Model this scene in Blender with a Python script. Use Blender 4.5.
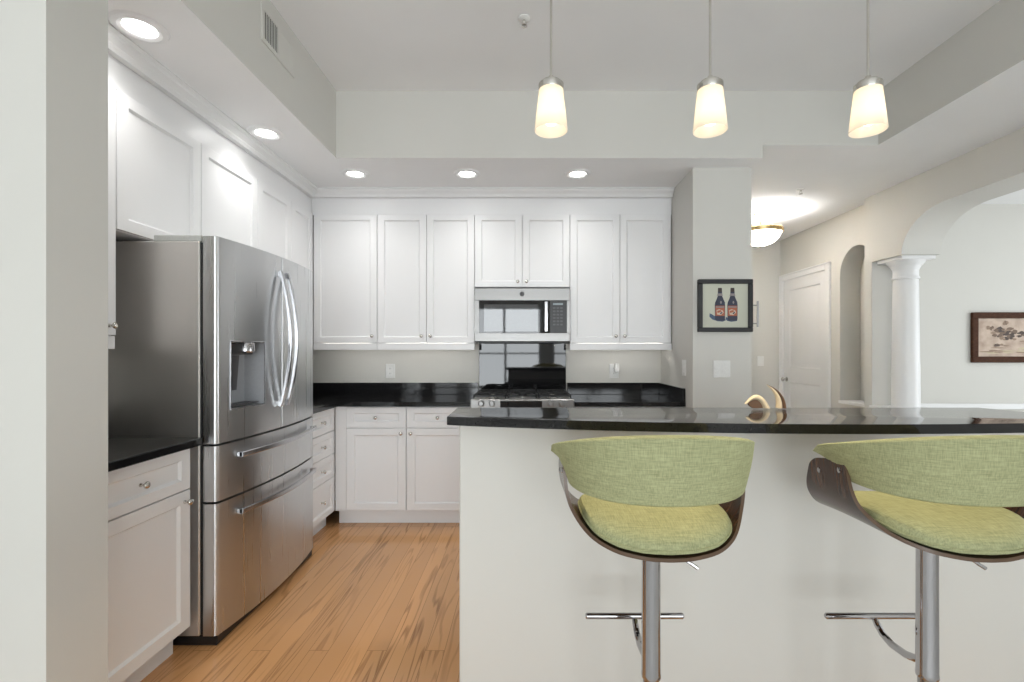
import bpy, bmesh, math, random
from mathutils import Vector, Matrix
random.seed(7)
PI = math.pi
S = bpy.context.scene
C = S.collection
for o in list(bpy.data.objects):
    bpy.data.objects.remove(o)

# ------------------------------------------------------------------ camera
F = 478.0                                   # focal length in pixels of the 1024 wide frame
H = 1.285                                   # eye height
cam = bpy.data.cameras.new('camera'); camo = bpy.data.objects.new('camera', cam); C.objects.link(camo)
camo.location = (0, 0, H); camo.rotation_euler = (PI/2, 0, 0)
cam.sensor_width = 36; cam.lens = F/1024*36
cam.shift_x = -14/1024; cam.shift_y = 10/1024
cam.clip_start = .05
S.camera = camo
# ------------------------------------------------------------------ light, exposure
S.view_settings.view_transform = 'Standard'
S.view_settings.look = 'None'
S.view_settings.exposure = 0.63
S.view_settings.gamma = 1
S.view_settings.use_curve_mapping = False
W = bpy.data.worlds.new('sky'); S.world = W; W.use_nodes = True
bg = W.node_tree.nodes['Background']; bg.inputs[0].default_value = (.93, .97, 1, 1); bg.inputs[1].default_value = 1.6

def area(name, loc, rot, sx, sy, power, col=(1, 1, 1)):
    l = bpy.data.lights.new(name, 'AREA'); l.shape = 'RECTANGLE'; l.size = sx; l.size_y = sy
    l.energy = power; l.color = col
    o = bpy.data.objects.new(name, l); C.objects.link(o); o.location = loc; o.rotation_euler = rot
    return o
# daylight entering by the windows of the living room behind the camera, and by a window added to light the room beyond the arch
DAY = (.91, .968, 1)
REAR = [(-2.55, 1.5), (-.55, 1.9), (1.65, 1.9)]            # window centre x, width
for x, w in REAR:
    area('window_daylight', (x, -4.62, 1.35), (PI/2, 0, 0), w, 2.1, (40 if x > 1 else 63 if x > -2 else 5)*w/1.9, DAY)
area('window_daylight', (6.62, 2.2, 1.4), (PI/2, 0, PI/2), 2.6, 1.8, 30, DAY)  # added lamp at an unseen side window, brightens the far room

# ------------------------------------------------------------------ materials
def newmat(name):
    m = bpy.data.materials.new(name); m.use_nodes = True
    return m, m.node_tree, m.node_tree.nodes['Principled BSDF']
def noise_bump(nt, b, scale, strength, stretch=None, dist=.002):
    tc = nt.nodes.new('ShaderNodeTexCoord'); n = nt.nodes.new('ShaderNodeTexNoise'); n.inputs['Scale'].default_value = scale
    n.inputs['Detail'].default_value = 4
    src = tc.outputs['Object']
    if stretch:
        mp = nt.nodes.new('ShaderNodeMapping'); mp.inputs['Scale'].default_value = stretch
        nt.links.new(src, mp.inputs[0]); src = mp.outputs[0]
    nt.links.new(src, n.inputs['Vector'])
    bp = nt.nodes.new('ShaderNodeBump'); bp.inputs['Strength'].default_value = strength; bp.inputs['Distance'].default_value = dist
    nt.links.new(n.outputs['Fac'], bp.inputs['Height']); nt.links.new(bp.outputs[0], b.inputs['Normal'])
    return n
def tint(nt, b, fac, c1, c2, p1=.3, p2=.7):
    r = nt.nodes.new('ShaderNodeValToRGB')
    r.color_ramp.elements[0].position = p1; r.color_ramp.elements[1].position = p2
    r.color_ramp.elements[0].color = (*c1, 1); r.color_ramp.elements[1].color = (*c2, 1)
    nt.links.new(fac, r.inputs[0]); nt.links.new(r.outputs[0], b.inputs['Base Color'])
    return r
def paint(name, col, rough=.6, bump=.08, scale=180, vary=.015):
    m, nt, b = newmat(name)
    b.inputs['Roughness'].default_value = rough
    n = noise_bump(nt, b, scale, bump, dist=.001)
    tc = nt.nodes['Texture Coordinate']; n2 = nt.nodes.new('ShaderNodeTexNoise'); n2.inputs['Scale'].default_value = 2
    nt.links.new(tc.outputs['Object'], n2.inputs['Vector'])
    tint(nt, b, n2.outputs['Fac'], [c*(1-vary) for c in col], [min(1, c*(1+vary)) for c in col])
    return m
def metal(name, col, rough, stretch=None, bump=.05, aniso=0):
    m, nt, b = newmat(name)
    b.inputs['Base Color'].default_value = (*col, 1); b.inputs['Metallic'].default_value = 1
    n = noise_bump(nt, b, 60, bump, stretch, .0006)
    mr = nt.nodes.new('ShaderNodeMapRange'); mr.inputs[3].default_value = rough*.8; mr.inputs[4].default_value = rough*1.2
    nt.links.new(n.outputs['Fac'], mr.inputs[0]); nt.links.new(mr.outputs[0], b.inputs['Roughness'])
    if aniso:
        tg = nt.nodes.new('ShaderNodeTangent'); tg.direction_type = 'RADIAL'; tg.axis = 'Z'
        b.inputs['Anisotropic'].default_value = aniso; b.inputs['Anisotropic Rotation'].default_value = .25
        nt.links.new(tg.outputs[0], b.inputs['Tangent'])
    return m
def glow(name, col, strength):
    m, nt, b = newmat(name)
    b.inputs['Base Color'].default_value = (*col, 1)
    b.inputs['Emission Color'].default_value = (*col, 1); b.inputs['Emission Strength'].default_value = strength
    return m
def plain(name, col, rough=.5, metallic=0):
    m, nt, b = newmat(name)
    n = noise_bump(nt, b, 90, .04, dist=.0005)
    tint(nt, b, n.outputs['Fac'], [c*.96 for c in col], [min(1, c*1.04) for c in col])
    b.inputs['Roughness'].default_value = rough; b.inputs['Metallic'].default_value = metallic
    return m

WALL = paint('greige_wall_paint', (.652, .640, .600), .65)
CEIL = paint('white_ceiling_paint', (.90, .90, .90), .75)
WHITE = paint('white_cabinet_lacquer', (.86, .86, .865), .32, .02, 120, .006)
TRIM = paint('white_trim_paint', (.84, .84, .84), .4, .03)
STEEL = metal('brushed_stainless_steel', (.61, .615, .62), .29, (1, 1, .02), .04, .85)
STEEL2 = metal('plain_stainless_steel', (.27, .265, .258), .36, (.015, 1, 1), .04)
SSIDE = metal('dark_stainless_side', (.76, .735, .71), .40, (1, 1, .02), .05)
CHROME = metal('chrome', (.46, .45, .46), .07, None, .0)
GREYM = metal('dull_grey_metal', (.30, .30, .30), .35)
NICKEL = metal('brushed_nickel', (.62, .60, .56), .22)
SATIN = metal('satin_handle_metal', (.58, .58, .60), .24)
BRASS = metal('antique_brass', (.62, .45, .22), .28)
BLACKP = plain('black_plastic', (.012, .012, .013), .35)
GREYP = plain('grey_plastic', (.34, .35, .37), .35)
DGREY = plain('dark_grey_plastic', (.07, .07, .075), .4)
WHITEP = plain('white_plastic', (.82, .82, .80), .35)
IRON = plain('cast_iron', (.015, .015, .016), .5)
GLASSB = plain('black_glass', (.010, .010, .011), .03)
FILL_LED = glow('led_strip', (1, .97, .92), 5)  # glow of the strips added to brighten the backsplash wall
LENS = glow('frosted_lamp_lens', (1, .985, .96), 9)
BULB = glow('lit_bulb', (1, .9, .74), 3)

def granite():
    m, nt, b = newmat('black_granite')
    tc = nt.nodes.new('ShaderNodeTexCoord')
    v = nt.nodes.new('ShaderNodeTexVoronoi'); v.inputs['Scale'].default_value = 260
    n = nt.nodes.new('ShaderNodeTexNoise'); n.inputs['Scale'].default_value = 140; n.inputs['Detail'].default_value = 5
    nt.links.new(tc.outputs['Object'], v.inputs['Vector']); nt.links.new(tc.outputs['Object'], n.inputs['Vector'])
    mx = nt.nodes.new('ShaderNodeMath'); mx.operation = 'MULTIPLY'
    nt.links.new(v.outputs['Distance'], mx.inputs[0]); nt.links.new(n.outputs['Fac'], mx.inputs[1])
    tint(nt, b, mx.outputs[0], (.010, .010, .011), (.017, .017, .018), .2, .6)
    b.inputs['Roughness'].default_value = .07
    b.inputs['IOR'].default_value = 1.5
    return m
GRANITE = granite()

def oak():
    m, nt, b = newmat('oak_floor_planks')
    L = nt.links.new
    tc = nt.nodes.new('ShaderNodeTexCoord')
    mp = nt.nodes.new('ShaderNodeMapping'); mp.inputs['Rotation'].default_value = (0, 0, PI/2)
    L(tc.outputs['Object'], mp.inputs[0])
    br = nt.nodes.new('ShaderNodeTexBrick'); br.inputs['Scale'].default_value = 1
    br.inputs['Brick Width'].default_value = 2.3; br.inputs['Row Height'].default_value = .083
    br.inputs['Mortar Size'].default_value = .0012; br.inputs['Mortar Smooth'].default_value = .2
    br.inputs['Color1'].default_value = (0, 0, 0, 1); br.inputs['Color2'].default_value = (1, 1, 1, 1); br.inputs['Mortar'].default_value = (.5, .5, .5, 1)
    br.offset = .37; br.offset_frequency = 3
    L(mp.outputs[0], br.inputs['Vector'])
    # per plank offset of the grain
    cmb = nt.nodes.new('ShaderNodeVectorMath'); cmb.operation = 'MULTIPLY'; cmb.inputs[1].default_value = (7, 13, 5)
    L(br.outputs['Color'], cmb.inputs[0])
    add = nt.nodes.new('ShaderNodeVectorMath'); add.operation = 'ADD'
    L(tc.outputs['Object'], add.inputs[0]); L(cmb.outputs[0], add.inputs[1])
    m2 = nt.nodes.new('ShaderNodeMapping'); m2.inputs['Scale'].default_value = (1, .07, 1); L(add.outputs[0], m2.inputs[0])
    wv = nt.nodes.new('ShaderNodeTexNoise'); wv.inputs['Scale'].default_value = 13; wv.inputs['Detail'].default_value = 1.5
    L(m2.outputs[0], wv.inputs['Vector'])
    sn = nt.nodes.new('ShaderNodeMath'); sn.operation = 'MULTIPLY'; sn.inputs[1].default_value = 52; L(wv.outputs['Fac'], sn.inputs[0])
    si = nt.nodes.new('ShaderNodeMath'); si.operation = 'SINE'; L(sn.outputs[0], si.inputs[0])
    m3 = nt.nodes.new('ShaderNodeMapping'); m3.inputs['Scale'].default_value = (1, .03, 1); L(add.outputs[0], m3.inputs[0])
    fine = nt.nodes.new('ShaderNodeTexNoise'); fine.inputs['Scale'].default_value = 190; fine.inputs['Detail'].default_value = 3
    L(m3.outputs[0], fine.inputs['Vector'])
    rg = nt.nodes.new('ShaderNodeMapRange'); rg.inputs[1].default_value = .35; rg.inputs[2].default_value = 1; rg.inputs[3].default_value = 0; rg.inputs[4].default_value = 1
    L(si.outputs[0], rg.inputs[0])
    pt = nt.nodes.new('ShaderNodeTexNoise'); pt.inputs['Scale'].default_value = 5; pt.inputs['Detail'].default_value = 2; L(m2.outputs[0], pt.inputs['Vector'])
    pr_ = nt.nodes.new('ShaderNodeMapRange'); pr_.inputs[1].default_value = .40; pr_.inputs[2].default_value = .62; L(pt.outputs['Fac'], pr_.inputs[0])
    pm = nt.nodes.new('ShaderNodeMath'); pm.operation = 'MULTIPLY'; L(rg.outputs[0], pm.inputs[0]); L(pr_.outputs[0], pm.inputs[1])
    mul = nt.nodes.new('ShaderNodeMath'); mul.operation = 'MULTIPLY'; L(pm.outputs[0], mul.inputs[0]); L(fine.outputs['Fac'], mul.inputs[1])
    ra = nt.nodes.new('ShaderNodeValToRGB'); ra.color_ramp.elements[0].position = .0; ra.color_ramp.elements[1].position = .62
    ra.color_ramp.elements[0].color = (.64, .342, .150, 1); ra.color_ramp.elements[1].color = (.34, .165, .066, 1)
    L(mul.outputs[0], ra.inputs[0])
    hs = nt.nodes.new('ShaderNodeHueSaturation')
    mr = nt.nodes.new('ShaderNodeMapRange'); mr.inputs[3].default_value = .93; mr.inputs[4].default_value = 1.07
    L(br.outputs['Color'], mr.inputs[0]); L(mr.outputs[0], hs.inputs['Value']); L(ra.outputs[0], hs.inputs['Color'])
    dk = nt.nodes.new('ShaderNodeMixRGB'); dk.blend_type = 'MIX'; dk.inputs[2].default_value = (.33, .165, .07, 1)
    L(br.outputs['Fac'], dk.inputs[0]); L(hs.outputs[0], dk.inputs[1]); L(dk.outputs[0], b.inputs['Base Color'])
    b.inputs['Roughness'].default_value = .16
    bp = nt.nodes.new('ShaderNodeBump'); bp.inputs['Strength'].default_value = .12; bp.inputs['Distance'].default_value = .001
    L(mul.outputs[0], bp.inputs['Height']); L(bp.outputs[0], b.inputs['Normal'])
    return m
OAK = oak()

def walnut():
    m, nt, b = newmat('walnut_veneer')
    L = nt.links.new
    tc = nt.nodes.new('ShaderNodeTexCoord'); mp = nt.nodes.new('ShaderNodeMapping'); mp.inputs['Scale'].default_value = (3, 60, 3)
    L(tc.outputs['Object'], mp.inputs[0])
    n = nt.nodes.new('ShaderNodeTexNoise'); n.inputs['Scale'].default_value = 2; n.inputs['Detail'].default_value = 5; n.inputs['Distortion'].default_value = .6
    L(mp.outputs[0], n.inputs['Vector'])
    tint(nt, b, n.outputs['Fac'], (.022, .011, .008), (.085, .038, .018), .35, .68)
    b.inputs['Roughness'].default_value = .22
    return m
WALNUT = walnut()
PLY = plain('plywood_edge', (.095, .055, .030), .3)

def fabric(name, scales):
    m, nt, b = newmat(name)
    L = nt.links.new
    tc = nt.nodes.new('ShaderNodeTexCoord')
    fs = []
    for sc in scales:
        mp = nt.nodes.new('ShaderNodeMapping'); mp.inputs['Scale'].default_value = sc; L(tc.outputs['Object'], mp.inputs[0])
        n = nt.nodes.new('ShaderNodeTexNoise'); n.inputs['Scale'].default_value = 1; n.inputs['Detail'].default_value = 2
        L(mp.outputs[0], n.inputs['Vector']); fs.append(n)
    ad = nt.nodes.new('ShaderNodeMath'); ad.operation = 'ADD'; L(fs[0].outputs['Fac'], ad.inputs[0]); L(fs[1].outputs['Fac'], ad.inputs[1])
    hf = nt.nodes.new('ShaderNodeMath'); hf.operation = 'MULTIPLY'; hf.inputs[1].default_value = .5; L(ad.outputs[0], hf.inputs[0])
    tint(nt, b, hf.outputs[0], (.235, .25, .125), (.40, .405, .225), .35, .65)
    b.inputs['Roughness'].default_value = .85
    b.inputs['Sheen Weight'].default_value = .15; b.inputs['Sheen Tint'].default_value = (.8, .9, .45, 1); b.inputs['Sheen Roughness'].default_value = .4
    bp = nt.nodes.new('ShaderNodeBump'); bp.inputs['Strength'].default_value = .25; bp.inputs['Distance'].default_value = .001
    L(hf.outputs[0], bp.inputs['Height']); L(bp.outputs[0], b.inputs['Normal'])
    return m
FABRIC = fabric('yellow_green_weave', ((500, 500, 25), (30, 30, 520)))
SEATFAB = fabric('yellow_green_seat_weave', ((520, 28, 160), (28, 520, 160)))

def shade_glass(name, col, emis, thru=.62):
    m, nt, b = newmat(name)
    L = nt.links.new
    tr = nt.nodes.new('ShaderNodeBsdfTranslucent'); tr.inputs[0].default_value = (*col, 1)
    mx = nt.nodes.new('ShaderNodeMixShader'); mx.inputs[0].default_value = thru
    b.inputs['Base Color'].default_value = (*col, 1); b.inputs['Roughness'].default_value = .25
    b.inputs['Emission Color'].default_value = (1, .84, .62, 1); b.inputs['Emission Strength'].default_value = emis
    L(b.outputs[0], mx.inputs[1]); L(tr.outputs[0], mx.inputs[2])
    L(mx.outputs[0], nt.nodes['Material Output'].inputs['Surface'])
    return m
SHADE = shade_glass('frosted_opal_glass', (.95, .90, .82), .12)
ALAB = shade_glass('alabaster_glass', (.86, .76, .62), .0, .6)

# ------------------------------------------------------------------ mesh helpers
MATRIX = {}
class MB:
    def __init__(s): s.bm = bmesh.new(); s.mi = 0; s.mats = []
    def use(s, m):
        if m not in s.mats: s.mats.append(m)
        s.mi = s.mats.index(m); return s
    def face(s, vs):
        try: f = s.bm.faces.new(vs); f.material_index = s.mi; return f
        except ValueError: return None
    def box(s, x0, x1, y0, y1, z0, z1, bev=0, seg=1):
        v = [s.bm.verts.new((x, y, z)) for z in (z0, z1) for y in (y0, y1) for x in (x0, x1)]
        fs = [s.face([v[i] for i in q]) for q in ((0, 2, 3, 1), (4, 5, 7, 6), (0, 1, 5, 4), (2, 6, 7, 3), (0, 4, 6, 2), (1, 3, 7, 5))]
        if bev:
            es = {e for f in fs for e in f.edges}
            r = bmesh.ops.bevel(s.bm, geom=list(es), offset=bev, segments=seg, affect='EDGES', profile=.5)
            for f in r['faces']: f.material_index = s.mi
        return s
    def prism(s, poly, axis, a, b):
        """poly in the plane of the two other axes (cyclic order), from a to b along axis"""
        def P(u, v, w): return {'x': (w, u, v), 'y': (u, w, v), 'z': (u, v, w)}[axis]
        A = [s.bm.verts.new(P(u, v, a)) for u, v in poly]; B = [s.bm.verts.new(P(u, v, b)) for u, v in poly]
        n = len(poly)
        s.face(A[::-1]); s.face(B)
        for i in range(n): s.face([A[i], A[(i+1) % n], B[(i+1) % n], B[i]])
        return s
    def ring(s, pts): return [s.bm.verts.new(p) for p in pts]
    def skin(s, rings, cap0=True, cap1=True, closed=True):
        n = len(rings[0])
        for a, b in zip(rings, rings[1:]):
            for i in range(n if closed else n-1):
                s.face([a[i], a[(i+1) % n], b[(i+1) % n], b[i]])
        if cap0: s.face(rings[0][::-1])
        if cap1: s.face(rings[-1])
        return s
    def lathe(s, prof, c=(0, 0, 0), axis='z', seg=24, cap0=True, cap1=True):
        """prof: (radius, distance along axis) ; axis z, x, y, -y, -x, -z"""
        sg = -1 if axis[0] == '-' else 1; ax = axis[-1]
        rs = []
        for r, d in prof:
            pts = []
            for k in range(seg):
                t = 2*PI*k/seg; u, v = max(r, 1e-5)*math.cos(t), max(r, 1e-5)*math.sin(t)
                p = {'z': (u, v, d*sg), 'x': (d*sg, u, v), 'y': (u, d*sg, v)}[ax]
                pts.append((c[0]+p[0], c[1]+p[1], c[2]+p[2]))
            rs.append(s.ring(pts))
        return s.skin(rs, cap0, cap1)
    def tube(s, pts, r, seg=14, cap=True):
        pts = [Vector(p) for p in pts]; n = len(pts)
        if not hasattr(r, '__len__'): r = [r]*n
        t0 = (pts[1]-pts[0]).normalized()
        ref = Vector((0, 0, 1)) if abs(t0.z) < .9 else Vector((1, 0, 0))
        nx = t0.cross(ref).normalized()
        rs = []
        for i in range(n):
            t = (pts[min(i+1, n-1)]-pts[max(i-1, 0)]).normalized()
            nx = (nx - t*nx.dot(t)).normalized(); ny = t.cross(nx)
            rs.append(s.ring([pts[i]+(nx*math.cos(2*PI*k/seg)+ny*math.sin(2*PI*k/seg))*r[i] for k in range(seg)]))
        return s.skin(rs, cap, cap)
    def sweep(s, pts, wv, dv, corner=.3):
        """rounded-rectangle section with constant half axes wv, dv"""
        wv = Vector(wv); dv = Vector(dv); k = 1-corner
        sec = [(1, -k), (1, k), (k, 1), (-k, 1), (-1, k), (-1, -k), (-k, -1), (k, -1)]
        rs = [s.ring([Vector(p)+wv*a+dv*b for a, b in sec]) for p in pts]
        return s.skin(rs)
    def build(s, name, mat, parent=None, local=False, smooth=28):
        bm = s.bm
        bmesh.ops.remove_doubles(bm, verts=bm.verts, dist=1e-6)
        bmesh.ops.recalc_face_normals(bm, faces=bm.faces)
        loc = None
        if parent is not None and not local: bm.transform(MATRIX[parent].inverted())
        if parent is None:
            xs = [v.co for v in bm.verts]
            loc = Vector(((min(v.x for v in xs)+max(v.x for v in xs))/2, (min(v.y for v in xs)+max(v.y for v in xs))/2, min(v.z for v in xs)))
            bm.transform(Matrix.Translation(-loc))
        me = bpy.data.meshes.new(name); bm.to_mesh(me); bm.free()
        if s.mats:
            for m in s.mats: me.materials.append(m)
        else: me.materials.append(mat)
        if smooth:
            for p in me.polygons: p.use_smooth = True
            me.set_sharp_from_angle(angle=math.radians(smooth))
        o = bpy.data.objects.new(name, me); C.objects.link(o)
        if parent is not None: o.parent = parent; MATRIX[o] = MATRIX[parent]
        else: o.location = loc; MATRIX[o] = Matrix.Translation(loc)
        return o
def tag(o, label=None, cat=None, group=None, kind=None):
    for k, v in (('label', label), ('category', cat), ('group', group), ('kind', kind)):
        if v: o[k] = v
    return o
def thing(name, label, cat, loc, rz=0, group=None):
    o = bpy.data.objects.new(name, None); C.objects.link(o); o.location = loc; o.rotation_euler = (0, 0, rz); o.empty_display_size = .1
    MATRIX[o] = Matrix.Translation(loc) @ Matrix.Rotation(rz, 4, 'Z')
    return tag(o, label, cat, group)
def dup(root, loc, label):
    def cp(o, par):
        c = o.copy(); C.objects.link(c)
        if par: c.parent = par
        for ch in [x for x in list(bpy.data.objects) if x.parent == o]: cp(ch, c)
        return c
    r = cp(root, None); r.location = loc; r['label'] = label
    return r
def struct(name, mb, mat): return tag(mb.build(name, mat, smooth=28), kind='structure')

# ------------------------------------------------------------------ the shell
KX, JX = -2.02, -1.30                    # kitchen left wall, inner end of the wall stub
SOF, UP, RC = 2.56, 3.007, 2.647         # kitchen soffit, upper ceiling, right hand ceiling
SX, SY, RX = -1.256, 3.161, 2.33         # soffit edges
BWY = 4.11                               # kitchen back wall
struct('floor', MB().box(-3.7, 1.84, .9, 6.1, -.1, 0), OAK)
struct('floor_living', MB().box(-3.7, 6.7, -4.7, .8995, -.1, 0).box(1.8405, 6.7, .8995, 6.1, -.1, 0), paint('pale_grey_carpet', (.66, .655, .64), .95, .5, 400, .04))  # unseen carpet put in so that warm oak bounce stays off the walls
c = MB(); c.box(SX, RX, -4.7, SY, UP, UP+.1); struct('ceiling', c, CEIL)
# the dropped ceilings: white undersides, wall coloured upright faces
c = MB().use(CEIL)
c.box(-3.7, SX, 1.30, SY, SOF, SOF+.001); c.box(-3.7, 1.568, SY, BWY+.1, SOF, SOF+.001)
c.use(WALL); c.box(-3.7, SX, 1.30, SY, SOF+.001, UP+.1); c.box(-3.7, 1.568, SY, BWY+.1, SOF+.001, UP+.1)
struct('ceiling_soffit', c, CEIL)
c = MB().use(CEIL)
c.box(RX, 6.7, -4.7, SY, RC, RC+.001); c.box(1.568, 6.7, SY, 6.1, RC, RC+.001)
c.use(WALL); c.box(RX, 6.7, -4.7, SY, RC+.001, UP+.1); c.box(1.568, 6.7, SY, 6.1, RC+.001, UP+.1)
struct('ceiling_hall', c, CEIL)
struct('ceiling_living', MB().box(-3.7, SX, -4.7, 1.30, UP, UP+.1), CEIL)
struct('wall_left', MB().box(KX-.1, KX, 1.487, BWY, 0, SOF), WALL)
struct('wall_stub', MB().box(-3.6, JX, 1.295, 1.487, 0, SOF), WALL)
struct('wall_back', MB().box(KX-.1, 1.16, BWY, BWY+.1, 0, SOF), WALL)
struct('wall_pillar', MB().box(1.16, 1.568, 3.323, 6.0, 0, SOF), WALL)
struct('wall_end', MB().box(1.5685, 3.14, 5.90, 6.0, 0, RC), WALL)
# wall of the hall with the door opening and the arched niche
def arc(cy, cz, ry, rz_, a0, a1, n=14): return [(cy+ry*math.cos(a0+(a1-a0)*i/n), cz+rz_*math.sin(a0+(a1-a0)*i/n)) for i in range(n+1)]
n0, n1 = 4.31, 4.78; ny = (n0+n1)/2
w = MB()
D0, D1, DT = 4.985, 5.825, 2.14
w.prism([(4.78, 0), (D0, 0), (D0, DT), (D1, DT), (D1, 0), (5.90, 0), (5.90, RC), (4.28, RC), (4.28, 0), (n0, 0), (n0, 2.03)]
        + arc(ny, 2.03, (n1-n0)/2, .26, PI, 0)[1:-1] + [(n1, 2.03)], 'x', 3.14, 3.34)
w.box(3.14, 3.34, n0, n1, 0, .765)
w.box(3.345, 3.45, 4.28, 6.0, 0, RC)
struct('wall_hall', w, WALL)
struct('trim_1', MB().box(3.12, 3.34, n0+.003, n1-.003, .766, .795, .004), TRIM)
# thick wall with the wide arch, and its capped half wall
OP0, OP1 = 1.30, 4.186
w = MB()
w.prism([(OP1, 0), (4.28, 0), (4.28, RC), (.9, RC), (.9, 0), (OP0, 0), (OP0, 2.064), (OP0+.33, 2.064)]
        + arc(OP0+.33+.42, 2.064, .42, .31, PI, PI/2)[1:] + arc(3.857-.42, 2.064, .42, .31, PI/2, 0)[:-1] + [(3.857, 2.064), (OP1, 2.064)], 'x', 3.03, 3.343)
w.box(3.03, 3.343, OP0, OP1, 0, .775)
w.box(3.03, 3.343, -4.7, .9, 0, RC)
struct('wall_arch', w, WALL)
struct('trim_2', MB().box(3.0, 3.373, OP0+.002, OP1-.002, .776, .812, .005), TRIM)
struct('wall_far', MB().box(3.452, 6.7, 4.43, 4.53, 0, RC), WALL)
struct('trim_3', MB().box(3.452, 6.6, 4.405, 4.429, .745, .80, .006), TRIM)
w = MB(); w.box(6.6, 6.7, .0, .9, 0, RC); w.box(6.6, 6.7, 3.5, 4.43, 0, RC); w.box(6.6, 6.7, .9, 3.5, 0, .5); w.box(6.6, 6.7, .9, 3.5, 2.3, RC)
struct('wall_far_right', w, WALL)
struct('wall_far_front', MB().box(3.343, 6.7, -.1, 0, 0, RC), WALL)
# living room behind the camera
w = MB().box(-3.7, -3.6, -4.6, 1.295, 0, UP)
struct('wall_living', w, WALL)
w = MB(); xs = -3.7
for x, wd in REAR + [(9, 0)]:
    x1 = min(x-wd/2, 3.03)
    w.box(xs, x1, -4.7, -4.6, 0, UP)
    if wd: w.box(x-wd/2, x+wd/2, -4.7, -4.6, 0, .3); w.box(x-wd/2, x+wd/2, -4.7, -4.6, 2.4, UP)
    xs = x+wd/2
struct('wall_rear', w, WALL)
for i, (x, wd) in enumerate(REAR):
    f = MB(); a, b = x-wd/2, x+wd/2
    for u in (a, x-.03, b-.06): f.box(u, u+.06, -4.62, -4.57, .3, 2.4)
    f.box(a, b, -4.62, -4.57, .3, .36); f.box(a, b, -4.62, -4.57, 2.34, 2.4); f.box(a, b, -4.615, -4.575, 1.2, 1.24)
    struct('window_%d' % (i+1), f, TRIM)

# frieze boards and crown moulding above the wall cabinets
UXF, UYF = -1.684, 3.78                  # front planes of the wall cabinets
struct('trim_4', MB().box(KX+.001, UXF-.0195, 1.489, UYF+.0395, 2.3685, SOF-.001), WHITE)
struct('trim_5', MB().box(UXF-.018, 1.157, UYF+.0205, BWY-.001, 2.3685, SOF-.001), WHITE)
PR = [(-.0185, 2.498), (.012, 2.498), (.016, 2.506), (.022, 2.512), (.024, 2.520), (.036, 2.530), (.048, 2.536), (.052, 2.546), (.066, 2.552), (.066, 2.5595), (-.0185, 2.5595)]
m = MB()
m.skin([m.ring([(UXF+p+.0005, 1.489, z) for p, z in PR]), m.ring([(UXF+p+.0005, UYF-p-.0005, z) for p, z in PR])])
struct('trim_6', m, TRIM)
m = MB()
m.skin([m.ring([(UXF+p+.001, UYF-p-.0005, z) for p, z in PR]), m.ring([(1.157, UYF-p-.0005, z) for p, z in PR])])
struct('trim_7', m, TRIM)

# ------------------------------------------------------------------ cabinets
def knob_mesh():
    m = MB(); m.lathe([(.0075, 0), (.0075, .003), (.0045, .006), (.0045, .014), (.009, .018), (.0135, .023), (.0135, .027), (.010, .031), (.004, .033)], axis='-y', seg=16)
    bm = m.bm; bmesh.ops.recalc_face_normals(bm, faces=bm.faces)
    me = bpy.data.meshes.new('knob'); bm.to_mesh(me); bm.free(); me.materials.append(NICKEL)
    for p in me.polygons: p.use_smooth = True
    return me
KNOB = knob_mesh()
def knob(parent, x, z):
    o = bpy.data.objects.new('knob', KNOB); C.objects.link(o); o.parent = parent; o.location = (x, 0, z); return o
def panel_front(name, parent, x0, x1, z0, z1, stile=.058, rail=None, th=.019, dep=.011):
    """shaker front: flat frame, bevelled sticking, sunk panel; the face lies in the local plane y = 0"""
    rail = rail or stile
    m = MB()
    def R(ix, iz, y): return m.ring([(x0+ix, y, z0+iz), (x1-ix, y, z0+iz), (x1-ix, y, z1-iz), (x0+ix, y, z1-iz)])
    m.skin([R(0, 0, th), R(0, 0, .0015), R(.0015, .0015, 0), R(stile, rail, 0), R(stile+.002, rail+.002, .003), R(stile+.009, rail+.009, dep)])
    return m.build(name, WHITE, parent, local=True, smooth=20)
def cabinet(name, label, loc, rz, width, depth, z0, z1, fronts, toe=0, rail=None, group=None, fills=(), fill_led=False, stile=(.057, .050)):
    """fronts: (kind, x0, x1, z0, z1, knob x, knob z)"""
    t = thing(name, label, 'cabinet', loc, rz, group)
    m = MB(); m.box(.0005, width-.0005, .020, depth, z0+toe, z1, .0008, 1); m.build('carcass', WHITE, t, local=True)
    if toe:
        m = MB(); m.box(.0005, width-.0005, .075, depth, 0.0005, toe-.0002); m.build('toe_kick', WHITE, t, local=True)
    if rail:
        m = MB(); m.box(.0005, width-.0005, .004, .024, rail, z0-.0015, .002, 1); m.build('light_rail', WHITE, t, local=True)
    if fill_led:
        m = MB(); m.box(.06, width-.06, .045, .065, z0-.012, z0-.0015); m.build('light_strip', FILL_LED, t, local=True)  # unseen glowing strip, added to lift the wall below the cabinet
    for a, b in fills:
        m = MB(); m.box(a, b, .001, .0198, z0+toe+.002, z1, .001, 1); m.build('filler_strip', WHITE, t, local=True)
    for kind, a, b, c0, c1, kx, kz in fronts:
        f = panel_front(kind, t, a, b, c0, c1, *((.05, .042) if kind == 'drawer_front' else stile))
        if kx is not None: knob(f, kx, kz)
    return t
RZ = PI/2
g = .0018
UB, UT = 1.348, 2.368
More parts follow.
